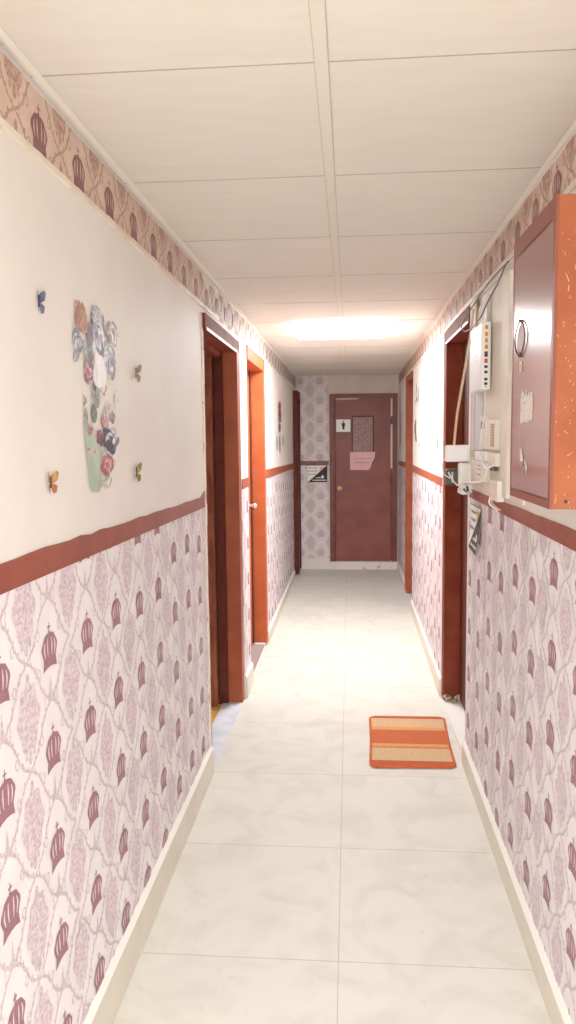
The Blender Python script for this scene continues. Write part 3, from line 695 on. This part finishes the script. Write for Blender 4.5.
# router
M_rw = mat('router_white', (248, 246, 244), .4, .35)
r = empty('wall_router', (XR-.01, 2.99, 1.66), 'white wall mounted router with a column of yellow and black ports', 'router')
f = MB(); f.box(.477, .512, 2.865, 3.115, 1.668, 1.912, M_rw, .006); f.build('router_body', r)
f = MB(); f.box(.512, XR-.007, 2.90, 3.08, 1.70, 1.88, mat('router_bracket', (206, 192, 176), .5, .3)); f.build('wall_bracket', r)
yp = 2.8645
for k, (z_, c_) in enumerate([(1.892, 0), (1.868, 0), (1.845, 0), (1.822, 0), (1.796, 1), (1.772, 2), (1.751, 1), (1.732, 1), (1.706, 1), (1.690, 1)]):
    m = [mat('port_yellow', (232, 164, 40), .5, .3), M_black, mat('port_red', (214, 72, 48), .5, .3)][c_]
    hh = (.008, .010 if k == 4 else .005, .008)[c_]
    f = MB(); f.box(.489, .501, yp-.002, yp+.001, z_-hh, z_+hh, m, .0008)
    if c_ == 0: f.box(.4925, .4975, yp-.0026, yp-.002, z_-.004, z_+.003, mat('port_slot', (150, 96, 20), .5, .3))
    f.build('network_port', r, label=('yellow network port', 'black socket', 'red port')[c_])
f = MB(); f.box(.494, .498, yp-.0015, yp, 1.676, 1.681, M_black); f.build('reset_button', r)
f = MB()
for k in range(4): f.box(.4755, .4768, 2.96, 2.97, 1.78+k*.018, 1.784+k*.018, mat('led_grey', (180, 190, 214), .4, .3))
f.build('status_lights', r)
# intercom / breaker units
def unit(name, label, cat, y0, y1, z0, z1, d, m): 
    e_ = empty(name, (XR-.007, (y0+y1)/2, z0), label, cat); q = MB(); q.box(XR-.0078-d, XR-.0078, y0, y1, z0, z1, m, .003); q.build('unit_casing', e_); return e_
M_ivory = mat('ivory_plastic', (240, 230, 214), .45, .3)
u1 = unit('breaker_box', 'ivory breaker box with a brown louvred window', 'breaker box', 2.70, 2.84, 1.452, 1.556, .019, M_ivory)
f = MB(); f.box(.4985, .5005, 2.712, 2.775, 1.462, 1.542, mat('louvre_brown', (172, 140, 110), .5, .3))
f.build('louvre_window', u1, label='brown louvred window')
f = MB()
for k in range(8): f.box(.4975, .4988, 2.712, 2.775, 1.466+k*.0095, 1.470+k*.0095, mat('louvre_slat', (206, 178, 146), .5, .3))
f.build('louvre_slats', u1)
u2 = unit('plug_adapter', 'cream plug adapter under the breaker box', 'adapter', 2.685, 2.84, 1.394, 1.440, .020, M_ivory)
f = MB(); f.box(.498, .510, 2.70, 2.78, 1.378, 1.3938, M_black, .002); f.build('dark_foot', u2, label='black lower edge')
u3 = unit('light_switch', 'small cream plate with a dark square button', 'switch', 2.93, 3.06, 1.45, 1.575, .012, mat('switch_plate', (236, 226, 212), .45, .3))
f = MB(); f.box(.5045, .508, 2.952, 3.022, 1.528, 1.556, mat('switch_grey', (104, 92, 92), .4, .3), .001); f.build('switch_button', u3, label='dark grey square button')
u4 = unit('junction_box', 'small white junction box above the wall socket', 'junction box', 2.88, 3.12, 1.406, 1.442, .020, M_rw)
u5 = empty('wall_socket', (XR-.006, 3.03, 1.325), 'cream double wall socket with plug holes above the brown band', 'socket')
f = MB(); f.box(.500, XR-.0078, 2.87, 3.205, 1.328, 1.402, mat('socket_cream', (232, 222, 208), .45, .3), .003); f.build('socket_plate', u5)
for zz in (1.386, 1.372, 1.352):
    for ya, yb in ((2.985, 3.005), (3.03, 3.045)): f = MB(); f.box(.4988, .500, ya, yb, zz-.003, zz+.003, M_black); f.build('plug_hole', u5, label='dark plug hole')
u6 = empty('trunking_end', (XR-.006, 2.69, 1.27), 'ivory trunking box crossing the brown band beside the poster', 'trunking')
f = MB(); f.box(.497, XR-.005, 2.632, 2.762, 1.276, 1.346, M_ivory, .002); f.build('trunk_cover', u6); f = MB(); f.box(.502, XR-.005, 2.762, 2.855, 1.284, 1.34, mat('trunk_lower', (226, 206, 182), .5, .3), .002); f.build('trunk_side', u6)
# plugs hanging out over the doorway
a1 = empty('charger', (.476, 3.40, 1.44), 'white rounded network box jutting out over the doorway edge', 'network box')
f = MB(); f.box(.414, .526, 3.36, 3.40, 1.390, 1.462, M_rw, .008); f.build('box_casing', a1)
f = MB(); f.tube([(.520, 3.385, 1.42), (.531, 3.375, 1.412), (.520, 3.34, 1.395), (.516, 3.30, 1.390)], .004, M_rw); f.build('box_lead', a1)
a2 = empty('charger', (.505, 3.37, 1.28), 'cream upright plug adapter under the white network box', 'adapter')
f = MB(); f.box(.468, .528, 3.325, 3.3732, 1.294, 1.386, mat('adapter_cream', (242, 240, 228), .4, .35), .008); f.build('adapter_casing', a2)
a3 = empty('charger', (.455, 3.38, 1.27), 'black plug adapter beside the cream adapter', 'adapter')
f = MB(); f.box(.420, .474, 3.373, 3.42, 1.286, 1.358, M_black, .006); f.build('adapter_casing', a3)
f = MB(); f.box(.442, .449, 3.3712, 3.3732, 1.30, 1.345, mat('adapter_print', (196, 190, 186), .5, .3)); f.build('rating_label', a3, label='pale printed strip')
# cables
M_cw = mat('cable_white', (240, 234, 228), .45, .35); M_ct = mat('cable_tan', (226, 180, 148), .5, .3); M_ck = mat('cable_dark', (92, 84, 80), .5, .3)
def cable(pts, r_, m, label): f = MB(); f.tube(pts, r_, m); return f.build('cable', label=label, cat='cable')
cable([(.500, 3.20, 2.01), (.492, 3.20, 1.93), (.480, 3.22, 1.82), (.462, 3.26, 1.68), (.455, 3.32, 1.58), (.452, 3.375, 1.463)], .0052, M_ct, 'thick tan cable hanging across the dark doorway into the network box')
cable([(.512, 2.58, 2.06), (.496, 2.80, 2.045), (.490, 3.02, 2.025), (.475, 3.20, 1.985), (.462, 3.26, 1.955), (.470, 3.22, 1.925), (.482, 3.08, 1.925), (.490, 2.95, 1.945), (.494, 2.86, 1.975), (.508, 2.74, 2.02), (.512, 2.62, 2.06)], .0028, M_ck, 'dark looped cable above the router')
cable([(.505, 2.93, 1.668), (.500, 2.90, 1.60), (.492, 2.90, 1.53), (.488, 2.93, 1.46), (.486, 2.86, 1.41), (.482, 2.76, 1.385), (.496, 2.70, 1.40)], .003, M_cw, 'thin white cable dropping from the router to the cream adapter')
cable([(.480, 2.72, 1.39), (.478, 2.76, 1.355), (.476, 2.82, 1.335), (.470, 2.95, 1.325), (.462, 3.12, 1.315), (.458, 3.22, 1.30)], .003, M_cw, 'white cable running from the cream adapter to the tangle')
cable([(.428, 3.3705, 1.345), (.446, 3.36, 1.31), (.464, 3.325, 1.289), (.472, 3.323, 1.294)], .0032, M_cw, 'white cable crossing in front of the black adapter')
cable([(.416, 3.37, 1.41), (.405, 3.39, 1.385), (.408, 3.38, 1.34), (.426, 3.364, 1.325), (.434, 3.3695, 1.318)], .002, M_cw, 'thin white wire looping beside the network box')
cable([(.500, 2.74, 1.30), (.494, 2.75, 1.262), (.5225, 2.73, 1.236)], .003, M_cw, 'white cable end hanging below the trunking box'); cable([(.488, 2.70, 1.30), (.496, 2.70, 1.264), (.5228, 2.69, 1.242)], .0022, M_ct, 'tan cable end hanging below the trunking box')
f = MB(); P = []
for k in range(46):
    a = k*1.05; P.append((.478+.020*math.sin(a*1.3+.4), 3.235+.055*math.cos(a), 1.282+.019*math.sin(a*.83)+random.uniform(-.004, .004)))
f.tube(P, .0034, M_cw, res=4); f.build('tangled_cable', label='knotted bundle of white wire beneath the socket', cat='cable')
cable([(.470, 3.22, 1.29), (.476, 3.19, 1.30), (.482, 3.17, 1.282), (.478, 3.20, 1.275), (.474, 3.23, 1.28)], .004, M_black, 'short black wire caught in the white tangle')
f = MB(); f.tube([(XR-.003, 2.72, 2.050), (XR-.003, 2.9, 2.054), (XR-.003, 3.3, 2.056)], .004, M_mould); f.build('cable', label='cream cable clipped along the moulding above the board', cat='cable')

# ------------------------------------------------------------------ wall stickers
def sticker(name, loc, label): return empty(name, loc, label, 'wall sticker')
def fm(rgb, rgb2=None, sc_=75):
    if max(rgb) < 236: rgb = tuple(int(v*.86) for v in rgb)
    return mat('print_%d_%d_%d' % rgb, rgb, .5, .25, rgb2=rgb2 or tuple(int(v*.66) for v in rgb), nscale=sc_, ramp=(.4, .62))
class Side:
    """sticker sheet lying flat on a wall: u = along, v = height"""
    def __init__(s, fx, sg): s.fx = fx; s.sg = sg; s.lay = .0030
    def p(s, u, v, l): return Vector((s.fx(u)+s.sg*l, u, v))
    def shape(s, F, pts, m, l): F.poly([s.p(u, v, l) for u, v in pts], m)
class SideShift(Side):
    def p(s, u, v, l): return Vector((s.fx(u)+s.sg*l, u*.968, 1.5+(v-1.5)*.968))
SL2 = SideShift(xl, 1)
SL = Side(xl, 1); SR = Side(xr, -1)
def blossom(side, parent, name, cu, cv, w_, h_, cols, lay, n=8, label=None, turns=4, tilt=0):
    """layered ruffled petals, outermost first"""
    F = MB()
    for t_ in range(turns):
        k = 1-t_/turns*.85
        for j in range(n if t_ < turns-1 else 4):
            sx_, sy_ = random.uniform(.55, 1.05), random.uniform(.7, 1.35)
            a = 2*PI*(j+.5*t_)/n+tilt; pc = (cu+.5*w_*k*(.52+random.uniform(-.08, .08))*math.cos(a), cv+.5*h_*k*(.52+random.uniform(-.08, .08))*math.sin(a))
            q = []
            for i in range(10):
                b = 2*PI*i/10; rr = 1+.12*math.sin(3*b+j)
                du, dv = .30*w_*k*sx_*math.cos(b)*rr, .27*h_*k*sy_*math.sin(b)*rr; q.append((pc[0]+du, pc[1]+dv))
            side.shape(F, q, fm(*random.choice(cols)), lay+.00025*t_+.00003*j)
    return F.build(name, parent, label=label, recalc=False)
def leafs(side, parent, name, items, cols, lay, label=None):
    F = MB()
    for k, (cu, cv, w_, h_, a) in enumerate(items):
        pts = []
        for i in range(12):
            t_ = 2*PI*i/12; u_, v_ = .5*w_*math.cos(t_)*abs(math.cos(t_))**.2, .5*h_*math.sin(t_); pts.append((cu+u_*math.cos(a)-v_*math.sin(a), cv+u_*math.sin(a)+v_*math.cos(a)))
        side.shape(F, pts, fm(*cols[k % len(cols)]), lay+.00004*k)
    return F.build(name, parent, label=label, recalc=False)
vs = sticker('flower_vase_sticker', (XL, 1.86, 1.37), 'large wall sticker of a pale green vase overflowing with mixed flowers')
F = MB(); SL.shape(F, [(1.769, 1.545), (1.800, 1.543), (1.870, 1.495), (1.911, 1.472), (1.905, 1.44), (1.889, 1.39), (1.865, 1.370), (1.808, 1.374), (1.796, 1.40), (1.780, 1.48)], mat('vase_green', (176, 196, 172), .5, .25, rgb2=(160, 180, 156), nscale=14), .0026)
F.build('vase', vs, label='pale green vase', recalc=False)
F = MB(); SL.shape(F, [(1.845, 1.372), (1.866, 1.371), (1.889, 1.39), (1.905, 1.44), (1.911, 1.472), (1.880, 1.475), (1.872, 1.41)], mat('vase_olive', (158, 160, 136), .5, .25, rgb2=(176, 182, 160), nscale=20), .0029); F.build('vase_band', vs, label='olive printed side of the vase', recalc=False)  # olive print along one side of the vase
OR = [((222, 130, 58),), ((200, 98, 44),), ((232, 150, 84),)]; LV = [((176, 162, 196),), ((240, 236, 244),), ((112, 94, 140),), ((206, 194, 220),)]; WH = [((254, 251, 251), (250, 244, 246)), ((252, 246, 248), (240, 230, 234)), ((255, 253, 253), (250, 248, 248))]
GR = [((160, 158, 178),), ((240, 240, 244),), ((112, 108, 130),), ((214, 210, 220),)]; RD = [((196, 80, 94),), ((236, 160, 166),), ((128, 44, 62),)]; PK = [((238, 180, 182),), ((224, 140, 148),), ((244, 212, 210),)]
NV = [((52, 46, 84),), ((120, 100, 140),), ((26, 24, 38),), ((238, 234, 242),), ((44, 40, 66),)]; BG = [((96, 52, 70),), ((130, 78, 96),)]
B = lambda n_, c, cols, lay, **k: blossom(SL, vs, n_, c[0], c[1], c[2], c[3], cols, lay, **k)
leafs(SL, vs, 'leaves', [(1.735, 1.692, .036, .025, .3), (1.745, 1.703, .03, .035, -.3), (1.863, 1.619, .018, .05, .1), (1.84, 1.622, .010, .05, -.2), (1.885, 1.618, .02, .05, .2), (1.870, 1.600, .045, .045, .1), (1.845, 1.565, .05, .05, .2), (1.786, 1.556, .03, .045, -.1), (1.80, 1.713, .03, .05, .2), (1.825, 1.71, .02, .05, -.3), (1.945, 1.79, .02, .06, .2), (1.955, 1.72, .02, .05, .5), (1.935, 1.565, .012, .05, 0), (1.95, 1.745, .05, .02, .4)], [((196, 204, 190),), ((164, 160, 166),), ((132, 140, 118),), ((206, 196, 190),)], .0027, label='grey green leaves and stems')
for c in ((1.83, 1.70, .05, .05), (1.945, 1.725, .04, .05), (1.86, 1.785, .03, .05), (1.93, 1.52, .05, .03), (1.86, 1.635, .03, .03)): B('dark_petals', c, [((70, 50, 60),), ((110, 70, 84),), ((64, 66, 58),)], .0029, n=5, turns=2)  # dark burgundy print between the blooms
B('pink_bud', (1.750, 1.810, .037, .024), PK, .0030, n=4, turns=2)
B('left_lilac_flower', (1.747, 1.728, .066, .052), GR, .0031, label='small grey lilac bloom')
B('burgundy_flower', (1.836, 1.757, .055, .055), BG, .0031)
B('orange_rose', (1.780, 1.782, .096, .070), OR, .0034, n=6, turns=4, label='orange rose')
B('lavender_flower', (1.895, 1.755, .100, .100), LV, .0034, n=6, label='lavender bloom')
B('white_petals', (1.883, 1.806, .080, .042), [((232, 226, 236),), ((206, 198, 216),)], .0038, n=5)
B('lily', (2.011, 1.779, .108, .068), [((252, 246, 242),), ((206, 170, 170),), ((240, 226, 222),), ((120, 60, 62),)], .0031, n=6, label='pale lily with a red heart')
B('lily_heart', (1.991, 1.765, .030, .028), [((176, 52, 58),), ((150, 40, 48),)], .0041, n=4, turns=1)
B('lilac_flower', (1.985, 1.703, .100, .092), [((176, 172, 194),), ((238, 238, 244),), ((128, 122, 150),), ((216, 214, 224),)], .0033, n=7, label='grey lilac bloom')
B('crimson_flower', (1.815, 1.664, .078, .060), RD, .0033, n=6, label='dusky crimson bloom')
B('white_flower', (1.900, 1.664, .110, .088), WH, .0037, n=6, label='large white bloom')
B('pink_petals', (1.918, 1.632, .064, .034), [((240, 206, 210),), ((232, 186, 192),)], .0036, n=5, turns=2)
B('pink_bud', (1.782, 1.594, .027, .031), [((206, 176, 176),), ((224, 190, 188),)], .0031, n=3, turns=1)
B('pink_rose', (1.928, 1.550, .070, .040), PK, .0033, n=6, label='pale pink rose')
B('pink_bud', (1.966, 1.590, .022, .026), PK, .0031, n=3, turns=1); B('pink_bud', (1.994, 1.560, .045, .037), [((190, 160, 160),), ((224, 190, 190),)], .0031, n=4, turns=2)
B('pale_bloom', (2.040, 1.610, .055, .046), [((238, 236, 240), (206, 204, 212)), ((237, 234, 238), (214, 212, 218))], .0028, n=4, turns=2)
B('crimson_flower', (1.883, 1.506, .054, .043), [((150, 60, 76),), ((186, 96, 110),)], .0034, n=5)
B('navy_flower', (1.968, 1.497, .145, .074), NV, .0037, n=7, label='dark navy and purple bloom')
B('coral_flower', (1.938, 1.437, .110, .050), [((226, 110, 116),), ((240, 170, 170),), ((206, 84, 96),)], .0036, n=7, label='coral pink bloom')
B('pale_petals', (1.930, 1.393, .085, .040), [((238, 232, 212),), ((226, 216, 190),)], .0030, n=4, turns=2)
for c in ((1.813, 1.526, .045, .024), (1.799, 1.474, .033, .016), (1.843, 1.472, .02, .011), (1.805, 1.515, .02, .012)): B('vase_rosebud', c, [((226, 150, 150),), ((240, 190, 186),)], .0033, n=4, turns=2)

def butterfly(side, u, v, w_, h_, cols, label, fold):
    r_ = sticker('butterfly_sticker', (side.fx(u), u, v), label)
    for s_ in (-1, 1):
        F = MB(); k = fold if s_ < 0 else 1
        up = [(0, 0), (.10, .35), (.38, .52), (.50, .42), (.42, .12), (.16, -.02)]; dn = [(0, -.02), (.2, -.04), (.40, -.14), (.34, -.40), (.16, -.46), (.04, -.2)]
        for q, c in ((up, cols[0]), (dn, cols[1])):
            pts = [(u+s_*k*a*w_, v+b*h_) for a, b in q]; F.poly([side.p(uu, vv, .0028+abs(uu-u)*.25) for uu, vv in pts], fm(*c))
        F.build('wing', r_, recalc=False)
    F = MB(); F.tube([side.p(u-.001, v-.20*h_, .0042), side.p(u, v, .0045), side.p(u+.001, v+.28*h_, .0042)], .0016, fm(*cols[2])); F.build('body', r_)
butterfly(SL, 1.530, 1.779, .050, .050, [((96, 112, 156),), ((122, 126, 160),), ((52, 52, 66),)], 'blue butterfly sticker above and before the vase flowers', .4)
butterfly(SL, 1.553, 1.411, .062, .050, [((214, 158, 84),), ((206, 122, 70),), ((96, 60, 40),)], 'orange butterfly sticker lower down before the vase', .8)
butterfly(SL, 2.225, 1.694, .075, .056, [((196, 158, 110),), ((178, 140, 100),), ((110, 84, 56),)], 'tan butterfly sticker higher up between vase and doorway', .7)
butterfly(SL, 2.200, 1.403, .072, .060, [((186, 160, 92),), ((170, 140, 84),), ((84, 66, 40),)], 'olive butterfly sticker lower down between vase and doorway', .7)
# second vase sticker, further on
v2 = sticker('flower_vase_sticker', (xl(6.88), 6.88, 1.37), 'slim wall sticker of red flowers over dark leaves beyond the orange door')
blossom(SL2, v2, 'red_flower', 6.89, 1.785, .34, .09, RD, .0032, n=6); blossom(SL2, v2, 'red_flower', 6.90, 1.715, .36, .09, [((186, 76, 66),), ((150, 52, 52),)], .0034, n=6)
blossom(SL2, v2, 'blue_flower', 6.88, 1.662, .40, .045, [((132, 140, 196),), ((170, 170, 206),)], .0033, n=6); blossom(SL2, v2, 'red_flower', 6.86, 1.596, .29, .085, [((200, 90, 92),), ((170, 64, 70),)], .0034, n=6)
leafs(SL2, v2, 'leaves', [(6.60, 1.456, .09, .14, 0), (6.87, 1.444, .14, .17, 0), (7.20, 1.474, .12, .10, 0)], [((104, 100, 100),), ((120, 116, 114),)], .0028, label='dark grey leaves')
# faint stickers on the facing wall
s1 = sticker('floral_sticker', (xr(6.3), 6.3, 1.46), 'small dark pink flower spray sticker beside the rusty doorway')
blossom(SR, s1, 'pink_flower', 6.36, 1.56, .16, .09, [((180, 60, 100),), ((140, 56, 84),)], .003, n=5); leafs(SR, s1, 'leaves', [(6.31, 1.61, .12, .06, 0), (6.29, 1.50, .12, .08, 0), (6.24, 1.475, .10, .03, .1)], [((74, 66, 68),), ((94, 84, 82),)], .0028)
s2 = sticker('bird_sticker', (xr(6.1), 6.1, 1.85), 'faint grey swallow sticker high beside the rusty doorway')
leafs(SR, s2, 'bird', [(6.24, 1.88, .05, .12, .6), (6.05, 1.82, .05, .14, .1), (6.2, 1.80, .12, .04, .3), (6.3, 1.78, .08, .03, -.4)], [((110, 110, 124),), ((140, 134, 150),)], .0028)
s3 = sticker('grass_sticker', (xr(4.9), 4.9, 1.4), 'faint sticker of thin green stems on the bright wall')
for it_, cl_ in zip([(5.0, 1.49, .022, .19, .0), (5.03, 1.57, .05, .02, .5), (4.69, 1.47, .04, .12, 0), (4.66, 1.42, .018, .11, 0), (5.27, 1.45, .012, .10, 0), (4.98, 1.40, .02, .08, 0)], [(126, 130, 120), (140, 140, 136), (160, 172, 70), (146, 162, 60), (156, 154, 150), (136, 142, 120)]): leafs(SR, s3, 'stem', [it_], [(cl_,)], .0028)
s4 = sticker('flower_sticker', (xr(5.9), 5.9, 1.45), 'scatter of tiny grey blossoms on the bright wall')
leafs(SR, s4, 'blossoms', [(5.95, 1.44, .07, .03, .2), (5.8, 1.47, .05, .02, 0), (6.05, 1.42, .05, .03, .4), (5.75, 1.43, .06, .02, -.3)], [((140, 146, 152),), ((160, 154, 154),)], .0028)
s5 = sticker('dark_sticker', (xr(8.4), 8.4, 1.6), 'narrow dark grey sticker on the wall before the toilet door')
leafs(SR, s5, 'spray', [(8.42, 1.70, .12, .16, 0), (8.38, 1.58, .14, .16, 0), (8.36, 1.47, .12, .12, 0)], [((128, 110, 110),), ((146, 126, 124),)], .0028)
# small round sketches over the end wall band
s6 = sticker('outline_sticker', (-.4, YB, 1.27), 'faint outline drawing above the dark band of the end wall')
for cx_ in (-.50, -.35): F = MB(); F.tube([(cx_+.03*math.cos(2*PI*k/12), YB-.0035, 1.285+.024*math.sin(2*PI*k/12)) for k in range(13)], .002, mat('outline_grey', (130, 112, 112), .6, .2), res=1, n=5); F.build('outline', s6)

GROUPS = {'butterfly_sticker': 'butterfly stickers around the vase', 'flower_vase_sticker': 'flower vase stickers', 'wall_poster': 'triangle posters', 'wall_batten': 'cream wall battens', 'cable_trunking': 'cable trunking pieces', 'cable': 'loose cables by the router', 'charger': 'plug in boxes by the doorway'}
for o_ in list(COL.objects):
    g_ = GROUPS.get(o_.name.split('.')[0])
    if g_ and o_.parent is None: o_['group'] = g_
# ------------------------------------------------------------------ light
wd = bpy.data.worlds.new('world'); sc.world = wd; wd.use_nodes = True
wd.node_tree.nodes['Background'].inputs[0].default_value = (.95, .97, 1, 1); wd.node_tree.nodes['Background'].inputs[1].default_value = .3

# ------------------------------------------------------------------ camera
FPX, YAW, PITCH, ROLL = 763.8, .0811, .0965, -.0105
cy, sy, cp, sp_ = math.cos(YAW), math.sin(YAW), math.cos(PITCH), math.sin(PITCH)
fw = Vector((-sy*cp, cy*cp, -sp_)); rt = Vector((cy, sy, 0)); up = rt.cross(fw)
c_, s_ = math.cos(ROLL), math.sin(ROLL); rt2 = c_*rt+s_*up; up2 = -s_*rt+c_*up
cam = bpy.data.cameras.new('camera'); cam.sensor_fit = 'HORIZONTAL'; cam.sensor_width = 36; cam.lens = FPX/576*36; cam.clip_start = .02
co = bpy.data.objects.new('camera', cam); COL.objects.link(co)
co.matrix_world = Matrix(((rt2.x, up2.x, -fw.x, CAM.x), (rt2.y, up2.y, -fw.y, CAM.y), (rt2.z, up2.z, -fw.z, CAM.z), (0, 0, 0, 1)))
sc.camera = co
sc.view_settings.view_transform = 'Standard'; sc.view_settings.look = 'None'; sc.view_settings.exposure = 1.05; sc.view_settings.gamma = 1.3
